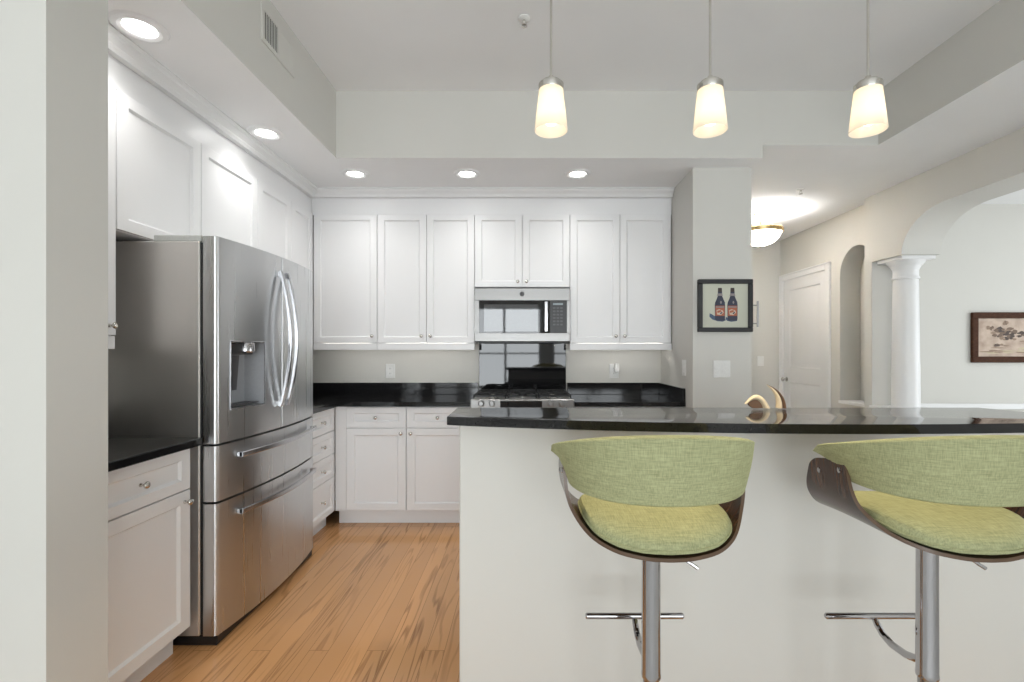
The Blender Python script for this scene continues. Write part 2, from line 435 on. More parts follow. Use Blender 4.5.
# back wall cabinets, left to right
cabinet('wall_cabinet', 'white single-door wall cabinet in the back left corner, knob at its lower right', (-1.683, UYF, 0), 0, .505, BWY-UYF-.002, UB, UT,
        [('door', .003, .505-g, UB+.002, UT-.003, .505-.035, UB+.055)], rail=1.293, fill_led=True, stile=(.051, .044))
cabinet('wall_cabinet', 'white two-door wall cabinet left of the microwave above an outlet', (-1.177, UYF, 0), 0, .769, BWY-UYF-.002, UB, UT,
        [('door', g, .389-g, UB+.002, UT-.003, .389-.035, UB+.055), ('door', .389+g, .769-g, UB+.002, UT-.003, .389+.035, UB+.055)], rail=1.293, fill_led=True, stile=(.051, .044))
cabinet('wall_cabinet', 'short white two-door wall cabinet directly above the microwave', (-.407, UYF, 0), 0, .754, BWY-UYF-.002, 1.790, UT,
        [('door', g, .377-g, 1.792, UT-.003, .377-.035, 1.792+.04), ('door', .377+g, .754-g, 1.792, UT-.003, .377+.035, 1.792+.04)], stile=(.051, .044))
cabinet('wall_cabinet', 'white two-door wall cabinet right of the microwave beside the pillar', (.348, UYF, 0), 0, .806, BWY-UYF-.002, UB, UT,
        [('door', g, .395-g, UB+.002, UT-.003, .395-.035, UB+.055), ('door', .395+g, .79-g, UB+.002, UT-.003, .395+.035, UB+.055)], rail=1.293, fill_led=True, stile=(.051, .044))
# left wall, near to far (local x runs along +Y)
cabinet('wall_cabinet', 'narrow sliver of white wall cabinet beside the left wall end', (UXF, 1.49, 0), RZ, .475, .33, UB, UT,
        [('door', g, .475-g, UB+.002, UT-.003, .475-.035, UB+.04)], rail=1.293)
cabinet('wall_cabinet', 'short white two-door wall cabinet above the refrigerator', (UXF, 1.968, 0), RZ, 1.034, .33, 1.787, UT,
        [('door', g, .511-g, 1.789, UT-.003, None, 0), ('door', .511+g, 1.034-g, 1.789, UT-.003, None, 0)])
cabinet('wall_cabinet', 'white two-door wall cabinet beyond the refrigerator running into the left corner', (UXF, 3.004, 0), RZ, .774, .33, UB, UT,
        [('door', g, .43-g, UB+.002, UT-.003, None, 0), ('door', .43+g, .772, UB+.002, UT-.003, None, 0)], rail=1.293)
# base cabinets
BF = 3.50
cabinet('base_cabinet', 'white base cabinet with one drawer over one door in front of the refrigerator', (-1.424, 1.490, 0), RZ, .540, .594, 0, .880,
        [('drawer_front', g, .54-g, .705, .874, .275, .79), ('door', g, .54-g, .118, .700, .54-.035, .655)], toe=.112)
cabinet('base_cabinet', 'narrow white stack of four drawers between refrigerator and back corner', (-1.40, 3.03, 0), RZ, .495, .615, 0, .880,
        [('drawer_front', .022, .467, a, b, .242, (a+b)/2) for a, b in ((.710, .872), (.542, .706), (.374, .538), (.118, .370))], toe=.112)
cabinet('base_cabinet', 'white base cabinet with two drawers over two doors left of the range', (-1.397, BF, 0), 0, .990, BWY-BF-.002, 0, .880,
        [('drawer_front', .081, .517, .724, .872, .30, .798), ('drawer_front', .523, .985, .724, .872, .752, .798),
         ('door', .081, .517, .118, .718, .517-.032, .683), ('door', .523, .985, .118, .718, .523+.032, .683)], toe=.112, fills=[(.001, .079)])
cabinet('base_cabinet', 'white base cabinet right of the range, behind the bar', (.357, BF, 0), 0, .795, BWY-BF-.002, 0, .880,
        [('drawer_front', g, .39, .724, .872, .2, .798), ('drawer_front', .394, .79, .724, .872, .592, .798),
         ('door', g, .39, .118, .718, .39-.032, .683), ('door', .394, .79, .118, .718, .394+.032, .683)], toe=.112)
# ------------------------------------------------------------------ worktops
CT0, CT1, SPL = .8815, .914, 1.013
t = thing('countertop', 'small black granite countertop between the left wall end and the refrigerator', 'countertop', (-1.7, 1.77, CT0))
MB().box(KX+.001, -1.388, 1.489, 2.052, CT0, CT1, .003).build('slab', GRANITE, t)
MB().box(KX+.001, KX+.021, 1.489, 2.052, CT1+.0005, SPL, .002).build('backsplash', GRANITE, t)
t = thing('countertop', 'black granite corner countertop with low backsplash left of the range', 'countertop', (-1.2, 3.75, CT0))
MB().prism([(KX+.001, 3.026), (-1.365, 3.026), (-1.365, 3.465), (-.408, 3.465), (-.408, BWY-.001), (KX+.001, BWY-.001)], 'z', CT0, CT1).build('slab', GRANITE, t)
MB().box(KX+.022, -.410, BWY-.021, BWY-.001, CT1+.0005, SPL, .002).build('backsplash', GRANITE, t)
MB().box(KX+.001, KX+.021, 3.026, BWY-.001, CT1+.0005, SPL, .002).build('backsplash', GRANITE, t)
t = thing('countertop', 'black granite countertop with low backsplash right of the range, meeting the pillar', 'countertop', (.75, 3.75, CT0))
MB().box(.353, 1.158, 3.465, BWY-.001, CT0, CT1, .003).build('slab', GRANITE, t)
MB().box(.353, 1.137, BWY-.021, BWY-.001, CT1+.0005, SPL, .002).build('backsplash', GRANITE, t)
MB().box(1.138, 1.158, 3.470, BWY-.001, CT1+.0005, SPL, .002).build('backsplash', GRANITE, t)

# bar: knee wall and bowed granite top
struct('wall_bar', MB().box(-.237, 1.80, 1.70, 1.83, 0, 1.0335, .004), WALL)
fr = [(x, 1.44+(x-1.05)**2/(2*5.0)) for x in [-.267+i*(2.097)/28 for i in range(29)]]
poly = fr + [(1.83, 1.69), (1.765, 1.866), (-.267, 1.866)]
m = MB(); m.prism(poly, 'z', 1.0345, 1.064)
es = [e for e in m.bm.edges if abs(e.verts[0].co.z-e.verts[1].co.z) < 1e-6]
bmesh.ops.bevel(m.bm, geom=es, offset=.0025, segments=2, affect='EDGES', profile=.5)
bar = m.build('bar_counter', GRANITE)
tag(bar, 'long bowed black granite bar top on the greige half wall', 'counter')

cabinet('base_cabinet', 'white sink cabinet run hidden behind the half wall of the bar', (1.75, 2.44, 0), PI, 1.98, .608, 0, .880,
        [('door', g+k*.495, (k+1)*.495-g, .118, .872, (k*.495+.035) if k % 2 else (k+1)*.495-.035, .83) for k in range(4)], toe=.112)
t = thing('countertop', 'black granite sink countertop hidden behind the raised bar', 'countertop', (.7, 2.1, CT0))
MB().box(-.255, 1.77, 1.8315, 2.47, CT0, CT1, .003).build('slab', GRANITE, t)

# ------------------------------------------------------------------ refrigerator
FY0, FY1, FC = 2.072, 3.018, 2.545
fr = thing('refrigerator', 'stainless steel french-door refrigerator with water dispenser and two bottom drawers', 'refrigerator', (-1.7, FC, 0))
m = MB(); m.box(-1.985, -1.418, FY0+.003, 2.998, .045, 1.762, .004); m.build('cabinet_body', SSIDE, fr)
m = MB(); m.box(-1.60, -1.345, FY0+.01, FY1-.01, .001, .044, .004); m.build('toe_grille', BLACKP, fr)
m = MB(); m.box(-1.62, -1.412, FY0+.006, FY1-.006, 1.7625, 1.790, .003); m.build('hinge_cover', plain('light_grey_cover', (.55, .56, .54), .4), fr)
m = MB(); m.box(-1.4175, -1.402, FY0+.012, FY1-.012, .05, 1.758); m.build('gasket', BLACKP, fr)
def fx(y):                                # bowed front
    return -1.342+.042*(1-((y-FC)/.473)**2)
def door_cols(y0, y1, r0, r1, n=30):
    """list of (x, y) along the front from the back edge at y0 round to the back edge at y1"""
    p = [(-1.4, y0)]
    if r0:
        for k in range(5):
            a = PI/2*k/4; p.append((fx(y0+r0)-r0*.9+r0*.9*math.sin(a), y0+r0-r0*math.cos(a)))
    else: p.append((fx(y0)-.002, y0)); p.append((fx(y0+.003), y0+.003))
    a, b = y0+(r0 or .003), y1-(r1 or .003)
    for k in range(1, n): y = a+(b-a)*k/n; p.append((fx(y), y))
    if r1:
        for k in range(5):
            q = PI/2*k/4; p.append((fx(y1-r1)-r1*.9+r1*.9*math.cos(q), y1-r1+r1*math.sin(q)))
    else: p.append((fx(y1-.003), y1-.003)); p.append((fx(y1)-.002, y1))
    p.append((-1.4, y1)); return p
def slab_door(name, cols, z0, z1, hole=None):
    m = MB(); e = .003
    zs = [z0, z1]
    if hole:
        hy0, hy1, hz0, hz1 = hole
        extra = [(fx(y), y) for y in (hy0, hy1)]
        cols = sorted([c for c in cols if c[0] > -1.399 and all(abs(c[1]-y) > .004 for y in (hy0, hy1))] + extra, key=lambda c: (c[1], c[0] if c[1] < FC-.2 else -c[0]))
        cols = [(-1.4, cols[0][1])]+cols+[(-1.4, cols[-1][1])]
        zs = [z0, hz0, hz1, z1]
    V = [[m.bm.verts.new((x, y, z)) for x, y in cols] for z in zs]
    for r in range(len(zs)-1):
        for k in range(len(cols)-1):
            if hole and r == 1 and hy0-1e-6 <= min(cols[k][1], cols[k+1][1]) and max(cols[k][1], cols[k+1][1]) <= hy1+1e-6: continue
            m.face([V[r][k], V[r][k+1], V[r+1][k+1], V[r+1][k]])
    m.face(V[0][::-1]); m.face(V[-1])
    for r in range(len(zs)-1): m.face([V[r][0], V[r+1][0], V[r+1][-1], V[r][-1]])
    return m.build(name, STEEL, fr, smooth=28)
ZG1, ZG2 = .876, .625
HO = (2.150, 2.385, 1.022, 1.328)
dl = slab_door('door', door_cols(FY0, FC-.003, .02, 0), ZG1+.005, 1.784, HO)
dr = slab_door('door', door_cols(FC+.003, FY1, 0, .02), ZG1+.005, 1.784)
d1 = slab_door('freezer_drawer', door_cols(FY0, FY1, .02, .02, 50), ZG2+.005, ZG1-.005)
d2 = slab_door('freezer_drawer', door_cols(FY0, FY1, .02, .02, 50), .048, ZG2-.005)
# water and ice dispenser set into the near door
hy0, hy1, hz0, hz1 = HO
dp = MB()
bx = -1.398
v = lambda x, y, z: dp.bm.verts.new((x, y, z))
q = [v(fx(hy0)-.0006, hy0, hz0), v(fx(hy1)-.0006, hy1, hz0), v(fx(hy1)-.0006, hy1, hz1), v(fx(hy0)-.0006, hy0, hz1)]
p = [v(bx, hy0+.004, hz0+.01), v(bx, hy1-.012, hz0+.01), v(bx, hy1-.012, hz1-.004), v(bx, hy0+.004, hz1-.004)]
for k in range(4): dp.face([q[k], q[(k+1) % 4], p[(k+1) % 4], p[k]])
dp.face(p)
dsp = dp.build('dispenser_recess', GREYP, dl)
m = MB()
for k in range(4):
    a = [(hy0, hz0), (hy1, hz0), (hy1, hz1), (hy0, hz1)][k]; b = [(hy0, hz0), (hy1, hz0), (hy1, hz1), (hy0, hz1)][(k+1) % 4]
    m.sweep([(fx(a[0])+.001, a[0], a[1]), (fx(b[0])+.001, b[0], b[1])], (.0015, 0, 0), (0, .004, 0) if k % 2 else (0, 0, .004))
m.build('dispenser_trim', SATIN, dl)
m = MB(); m.box(-1.397, -1.330, hy0+.005, hy1-.05, 1.268, 1.322, .006); m.build('dispenser_housing', BLACKP, dl)
m = MB(); m.lathe([(.030, 0), (.036, .006), (.036, .040), (.033, .046)], (-1.333, 2.278, 1.278), 'z', 20); m.build('dispenser_spout', CHROME, dl)
m = MB(); m.sweep([(-1.372, 2.255, 1.265), (-1.385, 2.255, 1.10)], (0, .028, 0), (.004, 0, 0)); m.build('dispenser_paddle', DGREY, dl)
m = MB(); m.box(-1.392, -1.325, hy0+.008, hy1-.016, hz0+.011, hz0+.016); m.build('drip_tray', DGREY, dl)
# door handles bow out from the doors
def vhandle(y, par):
    z0, z1 = .995, 1.705; b0 = fx(y)
    pts = [(b0+.012+.052*math.sin(PI*k/24)**.85 if 0 < k < 24 else b0+.012, y, z0+(z1-z0)*k/24) for k in range(25)]
    m = MB(); m.sweep(pts, (0, .011, 0), (.008, 0, 0))
    m.box(b0+.0005, b0+.014, y-.009, y+.009, z0+.002, z0+.03); m.box(b0+.0005, b0+.014, y-.009, y+.009, z1-.03, z1-.002)
    m.build('handle', SATIN, par)
vhandle(FC-.034, dl); vhandle(FC+.034, dr)
def hhandle(z, par):
    y0, y1 = FY0+.115, FY1-.06
    pts = [(fx(y0)+.02+.044*math.sin(PI*k/24)**.9 if 0 < k < 24 else fx(y0)+.02, y0+(y1-y0)*k/24, z) for k in range(25)]
    pts = [(max(p[0], fx(p[1])+.022), p[1], p[2]) for p in pts]
    m = MB(); m.sweep(pts, (0, 0, .012), (.008, 0, 0))
    for y in (y0+.008, y1-.008): m.box(fx(y)+.0005, fx(y)+.024, y-.008, y+.008, z-.01, z+.01)
    m.build('handle', SATIN, par)
hhandle(.812, d1); hhandle(.552, d2)

# ------------------------------------------------------------------ microwave
MX0, MX1, MY, MZ0, MZ1 = -.404, .344, 3.735, 1.357, 1.776
mirror_glass = plain('tinted_oven_window', (.07, .073, .077), .02); mirror_glass.node_tree.nodes['Principled BSDF'].inputs['IOR'].default_value = 1.65
mw = thing('microwave', 'stainless steel over-the-range microwave mounted under the short cabinet', 'microwave', (-.03, 3.9, MZ0))
MB().box(MX0, MX1, MY+.04, 4.10, MZ0, MZ1, .003).build('body', DGREY, mw)
def mx(px): return (px-526)*MY/F
d = MB(); wx0, wx1, wz0, wz1 = mx(479), mx(549.5), 1.285+18*MY/F, 1.285+50.5*MY/F
dx1 = mx(549.8)
d.box(MX0, MX1, MY, MY+.039, wz1, MZ1, .003); d.box(MX0, MX1, MY, MY+.039, MZ0+.003, wz0, .003); d.box(MX0, wx0, MY+.0002, MY+.039, wz0, wz1)
d.box(mx(567), MX1, MY+.0002, MY+.039, wz0, wz1)
md = d.build('door_frame', STEEL2, mw)
MB().box(wx0, dx1, MY+.004, MY+.038, wz0, wz1).build('door_glass', GLASSB, mw)
MB().box(mx(484), mx(538), MY+.0032, MY+.0038, wz0+.012, wz1-.03).build('viewing_window', mirror_glass, mw)
cp = MB().box(dx1+.001, mx(567)-.0005, MY+.002, MY+.038, wz0, wz1).build('control_panel', BLACKP, mw)
m = MB().box(mx(553), mx(563), MY+.001, MY+.0018, wz1-.035, wz1-.02); m.build('display', plain('dim_display', (.25, .3, .32), .2), cp)
m = MB()
for r in range(6):
    for k in range(3): m.box(mx(553+k*3.6), mx(555.6+k*3.6), MY+.0012, MY+.0018, wz1-.065-r*.026, wz1-.051-r*.026)
m.build('keypad', DGREY, cp)
m = MB(); hx = mx(546)
m.sweep([(hx, MY-.028, wz0+.012), (hx, MY-.034, (wz0+wz1)/2), (hx, MY-.028, wz1-.012)], (.012, 0, 0), (0, .007, 0))
for z in (wz0+.022, wz1-.022): m.box(hx-.006, hx+.006, MY-.026, MY+.0035, z-.007, z+.007)
m.build('handle', SATIN, mw)
m = MB(); ex, ez = mx(522), 1.285+57*MY/F
m.lathe([(.0185, 0), (.0185, .0025), (.0150, .0030), (.0150, .0015)], (ex, MY-.0002, ez), '-y', 28)
m.tube([(ex-.0095, MY-.0032, ez-.004), (ex-.006, MY-.0032, ez-.008), (ex-.001, MY-.0032, ez-.005), (ex-.002, MY-.0032, ez+.003), (ex-.0055, MY-.0032, ez+.006), (ex-.008, MY-.0032, ez+.002)], .0012, 6)
m.tube([(ex+.009, MY-.0032, ez+.006), (ex+.005, MY-.0032, ez+.008), (ex+.003, MY-.0032, ez+.004), (ex+.006, MY-.0032, ez+.001), (ex+.003, MY-.0032, ez-.002), (ex+.005, MY-.0032, ez-.007), (ex+.0095, MY-.0032, ez-.004)], .0012, 6)
m.build('round_emblem', DGREY, mw)
MB().box(MX0+.03, MX1-.03, MY+.06, 4.06, MZ0-.006, MZ0-.0005).build('vent_plate', BLACKP, mw)
# glossy panel behind the cooktop
pn = MB().box(-.402, .342, 4.092, 4.1085, .93, 1.352, .002).build('backsplash_panel', GLASSB)
tag(pn, 'glossy black panel on the wall between microwave and range', 'backsplash')

# ------------------------------------------------------------------ range
RX0, RX1 = -.401, .346
rg = thing('gas_range', 'stainless steel gas range with black grates under the microwave', 'stove', (-.03, 3.75, 0))
MB().box(RX0, RX1, 3.485, 4.085, .09, .905, .002).build('body', STEEL2, rg)
MB().box(RX0+.02, RX1-.02, 3.53, 4.05, .001, .089).build('toe_grille', BLACKP, rg)
MB().box(RX0, RX1, 3.4855, 4.085, .9055, .926, .005).build('cooktop', metal('satin_cooktop_steel', (.78, .78, .77), .42), rg)
pnl = MB().box(RX0, RX1, 3.430, 3.484, .80, .938, .006).build('control_panel', STEEL2, rg)
MB().box(-.185, .115, 3.4275, 3.4296, .880, .926).build('display', GLASSB, pnl)
for x in (-.320, -.243, .176, .256):
    m = MB(); m.lathe([(.024, 0), (.024, .004), (.018, .007), (.0175, .026), (.014, .031)], (x, 3.4296, .909), '-y', 18)
    m.box(x-.003, x+.003, 3.393, 3.404, .909-.015, .909+.015); m.build('knob', GREYM, pnl)
od = MB().box(RX0+.002, RX1-.002, 3.440, 3.484, .27, .792, .004).build('oven_door', STEEL2, rg)
MB().box(RX0+.12, RX1-.12, 3.4375, 3.4396, .36, .64).build('window', GLASSB, od)
m = MB(); m.tube([(RX0+.06, 3.395, .745), (RX1-.06, 3.395, .745)], .011, 12)
for x in (RX0+.09, RX1-.09): m.tube([(x, 3.395, .745), (x, 3.4398, .745)], .008, 8)
m.build('handle', SATIN, od)
MB().box(RX0+.002, RX1-.002, 3.445, 3.484, .095, .262, .004).build('drawer', STEEL2, rg)
burn = [(-.255, 3.62), (-.255, 3.90), (-.0275, 3.76), (.20, 3.62), (.20, 3.90)]
for x, y in burn:
    m = MB(); m.use(NICKEL).lathe([(.055, 0), (.055, .004), (.036, .006), (.036, .014)], (x, y, .9262), 'z', 22); m.use(IRON).lathe([(.033, .0142), (.033, .02), (.028, .022)], (x, y, .9262), 'z', 22)
    m.build('burner', IRON, rg)
for gx0, gx1, cs in ((-.385, -.145, [(-.255, 3.62), (-.255, 3.90)]), (-.135, .08, [(-.0275, 3.76)]), (.09, .33, [(.20, 3.62), (.20, 3.90)])):
    m = MB(); z0, z1 = .950, .962; y0, y1 = 3.49, 4.05; t_ = .010
    for x in (gx0, gx1-t_): m.box(x, x+t_, y0, y1, z0, z1)
    for y in (y0, (y0+y1)/2-t_/2, y1-t_): m.box(gx0, gx1, y, y+t_, z0, z1)
    for x in (gx0, gx1-t_):
        for y in (y0, (y0+y1)/2-t_/2, y1-t_): m.box(x, x+t_, y, y+t_, .9263, z0)
    for bx_, by_ in cs:
        for k in range(4):
            a = PI/4+k*PI/2
            ex_ = gx0+.006 if math.cos(a) < 0 else gx1-.006
            m.sweep([(bx_+.03*math.cos(a), by_+.03*math.sin(a), .962), (bx_+.06*math.cos(a), by_+.06*math.sin(a), .965), (ex_, by_+.115*math.sin(a), .958)], (0, .005, 0), (0, 0, .006))
        m.lathe([(.072, .953), (.080, .953), (.080, .961), (.072, .961), (.072, .953)], (bx_, by_, 0), 'z', 24, False, False)
    m.build('grate', IRON, rg)

# ------------------------------------------------------------------ lamps
def can_light(x, y, label, proto=None):
    loc = (x, y, SOF)
    if proto: return dup(proto, loc, label)
    t = thing('recessed_light', label, 'ceiling light', loc, 0, 'recessed lights in the kitchen soffit')
    m = MB(); m.lathe([(.054, -.002), (.058, -.008), (.072, -.013), (.090, -.009), (.097, -.0005), (.054, -.0005), (.054, -.002)], loc, 'z', 36, False, False); m.build('trim_ring', TRIM, t)
    m = MB(); m.lathe([(.0535, -.0012), (.0535, -.004), (.040, -.0065), (.001, -.0072)], loc, 'z', 36); m.build('lens', LENS, t)
    l = bpy.data.lights.new('lamp', 'SPOT'); l.energy = 8.2; l.spot_size = math.radians(140); l.spot_blend = 1; l.shadow_soft_size = .06; l.color = (1, .985, .96)
    o = bpy.data.objects.new('lamp', l); C.objects.link(o); o.parent = t; o.location = (0, 0, -.02)
    return t
c0 = can_light(-1.519, 1.881, 'large recessed ceiling light nearest the camera, above the left cabinets')
can_light(-1.519, 2.79, 'recessed ceiling light above the refrigerator front', c0)
can_light(-1.224, 3.43, 'recessed ceiling light in the back left corner by the crown moulding', c0)
can_light(-.423, 3.43, 'middle recessed ceiling light along the back cabinets, left of the microwave', c0)
can_light(.372, 3.43, 'recessed ceiling light above the cabinet right of the microwave', c0)

PY = 1.62
def pendant(x, label, proto=None):
    loc = (x, PY, 2.030)
    if proto: return dup(proto, loc, label)
    t = thing('pendant_light', label, 'pendant lamp', loc, 0, 'glass pendants over the bar')
    m = MB(); z = loc[2]
    m.lathe([(.0545, 0), (.0560, .002), (.0405, .142), (.030, .150), (.016, .152), (.016, .149), (.029, .147), (.038, .140), (.0532, .002), (.0545, 0)], loc, 'z', 36, False, False); m.build('glass_shade', SHADE, t)
    m = MB(); m.lathe([(.0415, .138), (.0425, .142), (.0425, .158), (.035, .161), (.033, .167), (.020, .169), (.012, .173), (.008, .186)], loc, 'z', 28); m.build('socket_cap', NICKEL, t)
    m = MB(); m.tube([(x, PY, z+.184), (x, PY, UP-.02)], .0042, 10); m.build('stem', NICKEL, t)
    m = MB(); m.lathe([(.06, UP-.0005-z), (.06, UP-.012-z), (.05, UP-.022-z), (.012, UP-.028-z)], loc, 'z', 28); m.build('canopy', NICKEL, t)
    m = MB(); m.lathe([(.004, .018), (.018, .025), (.025, .041), (.023, .063), (.013, .090), (.012, .13)], loc, 'z', 18); m.build('bulb', BULB, t)
    l = bpy.data.lights.new('lamp', 'POINT'); l.energy = .10; l.shadow_soft_size = .024; l.color = (1, .86, .66)
    o = bpy.data.objects.new('lamp', l); C.objects.link(o); o.parent = t; o.location = (0, 0, .030)
    l = bpy.data.lights.new('lamp_downlight', 'SPOT'); l.energy = 18; l.spot_size = math.radians(95); l.spot_blend = .6; l.shadow_soft_size = .03; l.color = (1, .80, .50)
    o = bpy.data.objects.new('lamp_downlight', l); C.objects.link(o); o.parent = t; o.location = (0, 0, .010)
    return t
p0 = pendant(.085, 'leftmost of the three glass pendant lamps over the bar, before the back cabinets')
pendant(.624, 'middle one of the three glass pendant lamps over the bar', p0)
pendant(1.159, 'rightmost of the three glass pendant lamps over the bar', p0)

LX, LY = 2.315, 4.718
t = thing('bowl_light', 'brass ceiling light with frosted glass bowl in the hall behind the pillar', 'ceiling light', (LX, LY, 2.32))
MB().lathe([(.065, RC-.0005), (.065, RC-.012), (.045, RC-.028), (.014, RC-.038)], (LX, LY, 0), 'z', 28).build('canopy', BRASS, t)
MB().tube([(LX, LY, RC-.036), (LX, LY, 2.44)], .006, 10).build('stem', BRASS, t)
MB().lathe([(.194, 2.440), (.203, 2.444), (.206, 2.474), (.200, 2.486), (.190, 2.486), (.189, 2.445), (.194, 2.440)], (LX, LY, 0), 'z', 40, False, False).build('rim', BRASS, t)
MB().lathe([(.190, 2.466), (.186, 2.440), (.160, 2.390), (.115, 2.350), (.06, 2.330), (.012, 2.324)], (LX, LY, 0), 'z', 40, False, True).build('glass_bowl', ALAB, t)
MB().lathe([(.013, 2.3235), (.013, 2.316), (.006, 2.306)], (LX, LY, 0), 'z', 16).build('finial', BRASS, t)
l = bpy.data.lights.new('lamp', 'POINT'); l.energy = 24; l.shadow_soft_size = .07; l.color = (.97, .98, 1)
o = bpy.data.objects.new('lamp', l); C.objects.link(o); o.parent = t; o.location = (0, 0, .065)

# ------------------------------------------------------------------ small fittings
def sprinkler(x, y, z, label):
    t = thing('fire_sprinkler', label, 'sprinkler', (x, y, z-.045))
    MB().lathe([(.032, z-.0005), (.032, z-.005), (.022, z-.010), (.012, z-.012)], (x, y, 0), 'z', 24).build('escutcheon', WHITEP, t)
    m = MB(); m.lathe([(.008, z-.0122), (.008, z-.020)], (x, y, 0), 'z', 12)
    for s in (-1, 1): m.tube([(x+s*.007, y, z-.018), (x+s*.011, y, z-.028), (x+s*.003, y, z-.040)], .002, 6)
    m.lathe([(.016, z-.040), (.016, z-.042), (.004, z-.044)], (x, y, 0), 'z', 16); m.build('sprinkler_head', NICKEL, t)
sprinkler(-.010, 2.472, UP, 'small fire sprinkler on the high ceiling left of the first pendant')
sprinkler(2.31, 4.02, RC, 'small fire sprinkler on the hall ceiling near the bowl light')
# supply register on the soffit face
t = thing('air_vent', 'greige air register high on the left soffit face', 'vent', (SX, 2.42, 2.76))
y0, y1, z0, z1 = 2.262, 2.585, 2.760, 2.938
m = MB()
for a, b, c_, d_ in ((y0, y1, z0, z0+.022), (y0, y1, z1-.022, z1), (y0, y0+.022, z0+.022, z1-.022), (y1-.022, y1, z0+.022, z1-.022), (2.412, 2.432, z0+.022, z1-.022)):
    m.box(SX+.0005, SX+.006, a, b, c_, d_)
m.build('frame', WALL, t)
MB().box(SX+.0003, SX+.0008, y0+.02, 2.412, z0+.02, z1-.02).build('duct_opening', plain('dark_duct', (.05, .048, .043), .8), t)  # flat dark sheet, the shade inside the duct put into its colour
m = MB()
for k in range(9): y = y0+.030+k*.0148; m.sweep([(SX+.003, y, z0+.021), (SX+.003, y, z1-.021)], (.0018, .0004, 0), (0, .0006, 0))
m.build('louvre_bank', WALL, t)
m = MB()
for k in range(10): y = 2.436+k*.0135; m.sweep([(SX+.0035, y, z0+.021), (SX+.0035, y, z1-.021)], (.0012, .007, 0), (.0005, 0, 0))
m.build('louvre_bank', WALL, t)

def plate(name, label, cat, center, wdt, hgt, facing, gangs, kind):
    """facing: '-y' or '-x'"""
    x, y, z = center
    t = thing(name, label, cat, (x, y, z-hgt/2), 0 if facing == '-y' else -PI/2)
    if facing == '-x': MATRIX[t] = Matrix.Translation((x, y, z-hgt/2)) @ Matrix.Rotation(-PI/2, 4, 'Z')
    m = MB(); m.box(-wdt/2, wdt/2, -.006, -.0005, 0, hgt, .0025); m.build('cover_plate', WHITEP, t, local=True)
    for k in range(gangs):
        cx = (k-(gangs-1)/2)*.046
        if kind == 'switch':
            m = MB(); m.prism([(-.0065, hgt/2-.030), (-.0115, hgt/2-.030), (-.0085, hgt/2), (-.0075, hgt/2+.030), (-.0065, hgt/2+.030)], 'x', cx-.0155, cx+.0155); m.build('rocker', WHITEP, t, local=True)
        else:
            for s in (-1, 1):
                zc = hgt/2+s*.021
                m = MB().use(WHITEP); m.box(cx-.0165, cx+.0165, -.0085, -.0062, zc-.014, zc+.014, .002)
                m.use(DGREY)
                for q_ in (-.006, .006): m.box(cx+q_-.001, cx+q_+.001, -.0088, -.0084, zc-.002, zc+.007)
                m.build('socket', WHITEP, t, local=True)
    return t
plate('light_switch', 'white switch plate on the side face of the pillar, above the backsplash end', 'switch', (1.1598, 3.50, 1.162), .080, .118, '-x', 1, 'switch')
plate('light_switch', 'white double switch plate under the bottle picture', 'switch', ((721.5-526)*3.323/F, 3.323, 1.285-18*3.323/F), .118, .118, '-y', 2, 'switch')
plate('light_switch', 'small white switch plate on the hall end wall beside the white door', 'switch', ((760.5-526)*5.9/F, 5.9, 1.285-10*5.9/F), .080, .122, '-y', 1, 'switch')
plate('wall_outlet', 'white outlet on the back wall left of the range', 'outlet', ((390.5-526)*BWY/F, BWY, 1.285-20*BWY/F), .080, .122, '-y', 1, 'outlet')
ol = plate('wall_outlet', 'white outlet on the back wall right of the range', 'outlet', ((614-526)*BWY/F, BWY, 1.285-20*BWY/F), .080, .122, '-y', 1, 'outlet')
ad = MB(); ax_, az_ = (616.5-526)*4.09/F, 1.285-17.5*4.09/F
ad.box(ax_-.018, ax_+.018, 4.058, 4.1008, az_-.035, az_+.045, .008, 3)
tag(ad.build('plug_adapter', WHITEP), 'small white plug-in adapter in the outlet right of the range', 'adapter')

# handle and bracket on the hidden side of the pillar
t = thing('pull_handle', 'brushed metal bar handle sticking out behind the bottle picture', 'handle', (1.60, 3.40, 1.45))
m = MB(); m.tube([(1.648, 3.40, 1.455), (1.648, 3.40, 1.640)], .007, 12); m.build('bar', GREYM, t)
for z in (1.480, 1.610): MB().tube([(1.5690, 3.40, z), (1.645, 3.40, z)], .0045, 10).build('standoff', GREYM, t)
m = MB(); m.use(DGREY).box(1.5690, 1.568, 3.36, 3.40, 2.455, 2.505, .001); m.use(GREYP).box(1.5690, 1.580, 3.36, 3.40, 2.395, 2.452, .002)
tag(m.build('wall_bracket', GREYP), 'small grey bracket high on the pillar edge by the hall ceiling', 'bracket')

# ------------------------------------------------------------------ hall door
dr_ = thing('door_1', 'white two-panel door in the hall wall', 'door', (3.2, 5.4, 0)); dr_['kind'] = 'structure'
m = MB()
for a, b, c_, d_ in ((D0-.068, D0+.008, 0, DT+.068), (D1-.008, D1+.066, 0, DT+.068), (D0+.008, D1-.008, DT-.008, DT+.068)):
    m.box(3.122, 3.1398, a, b, c_, d_, .004)
for a, b, c_, d_ in ((D0-.068, D0-.048, 0, DT+.068), (D1+.048, D1+.066, 0, DT+.068), (D0-.068, D1+.066, DT+.048, DT+.068)): m.box(3.114, 3.123, a, b, c_, d_, .003)
m.build('casing', TRIM, dr_)
m = MB(); X0 = 3.1425
def leafR(y0_, y1_, z0_, z1_, x): return [m.bm.verts.new((x, y, z)) for y, z in ((y0_, z0_), (y1_, z0_), (y1_, z1_), (y0_, z1_))]
la, lb, lc, ld = D0+.002, D1-.002, .008, DT-.002
m.box(X0+.014, X0+.04, la, lb, lc, ld)
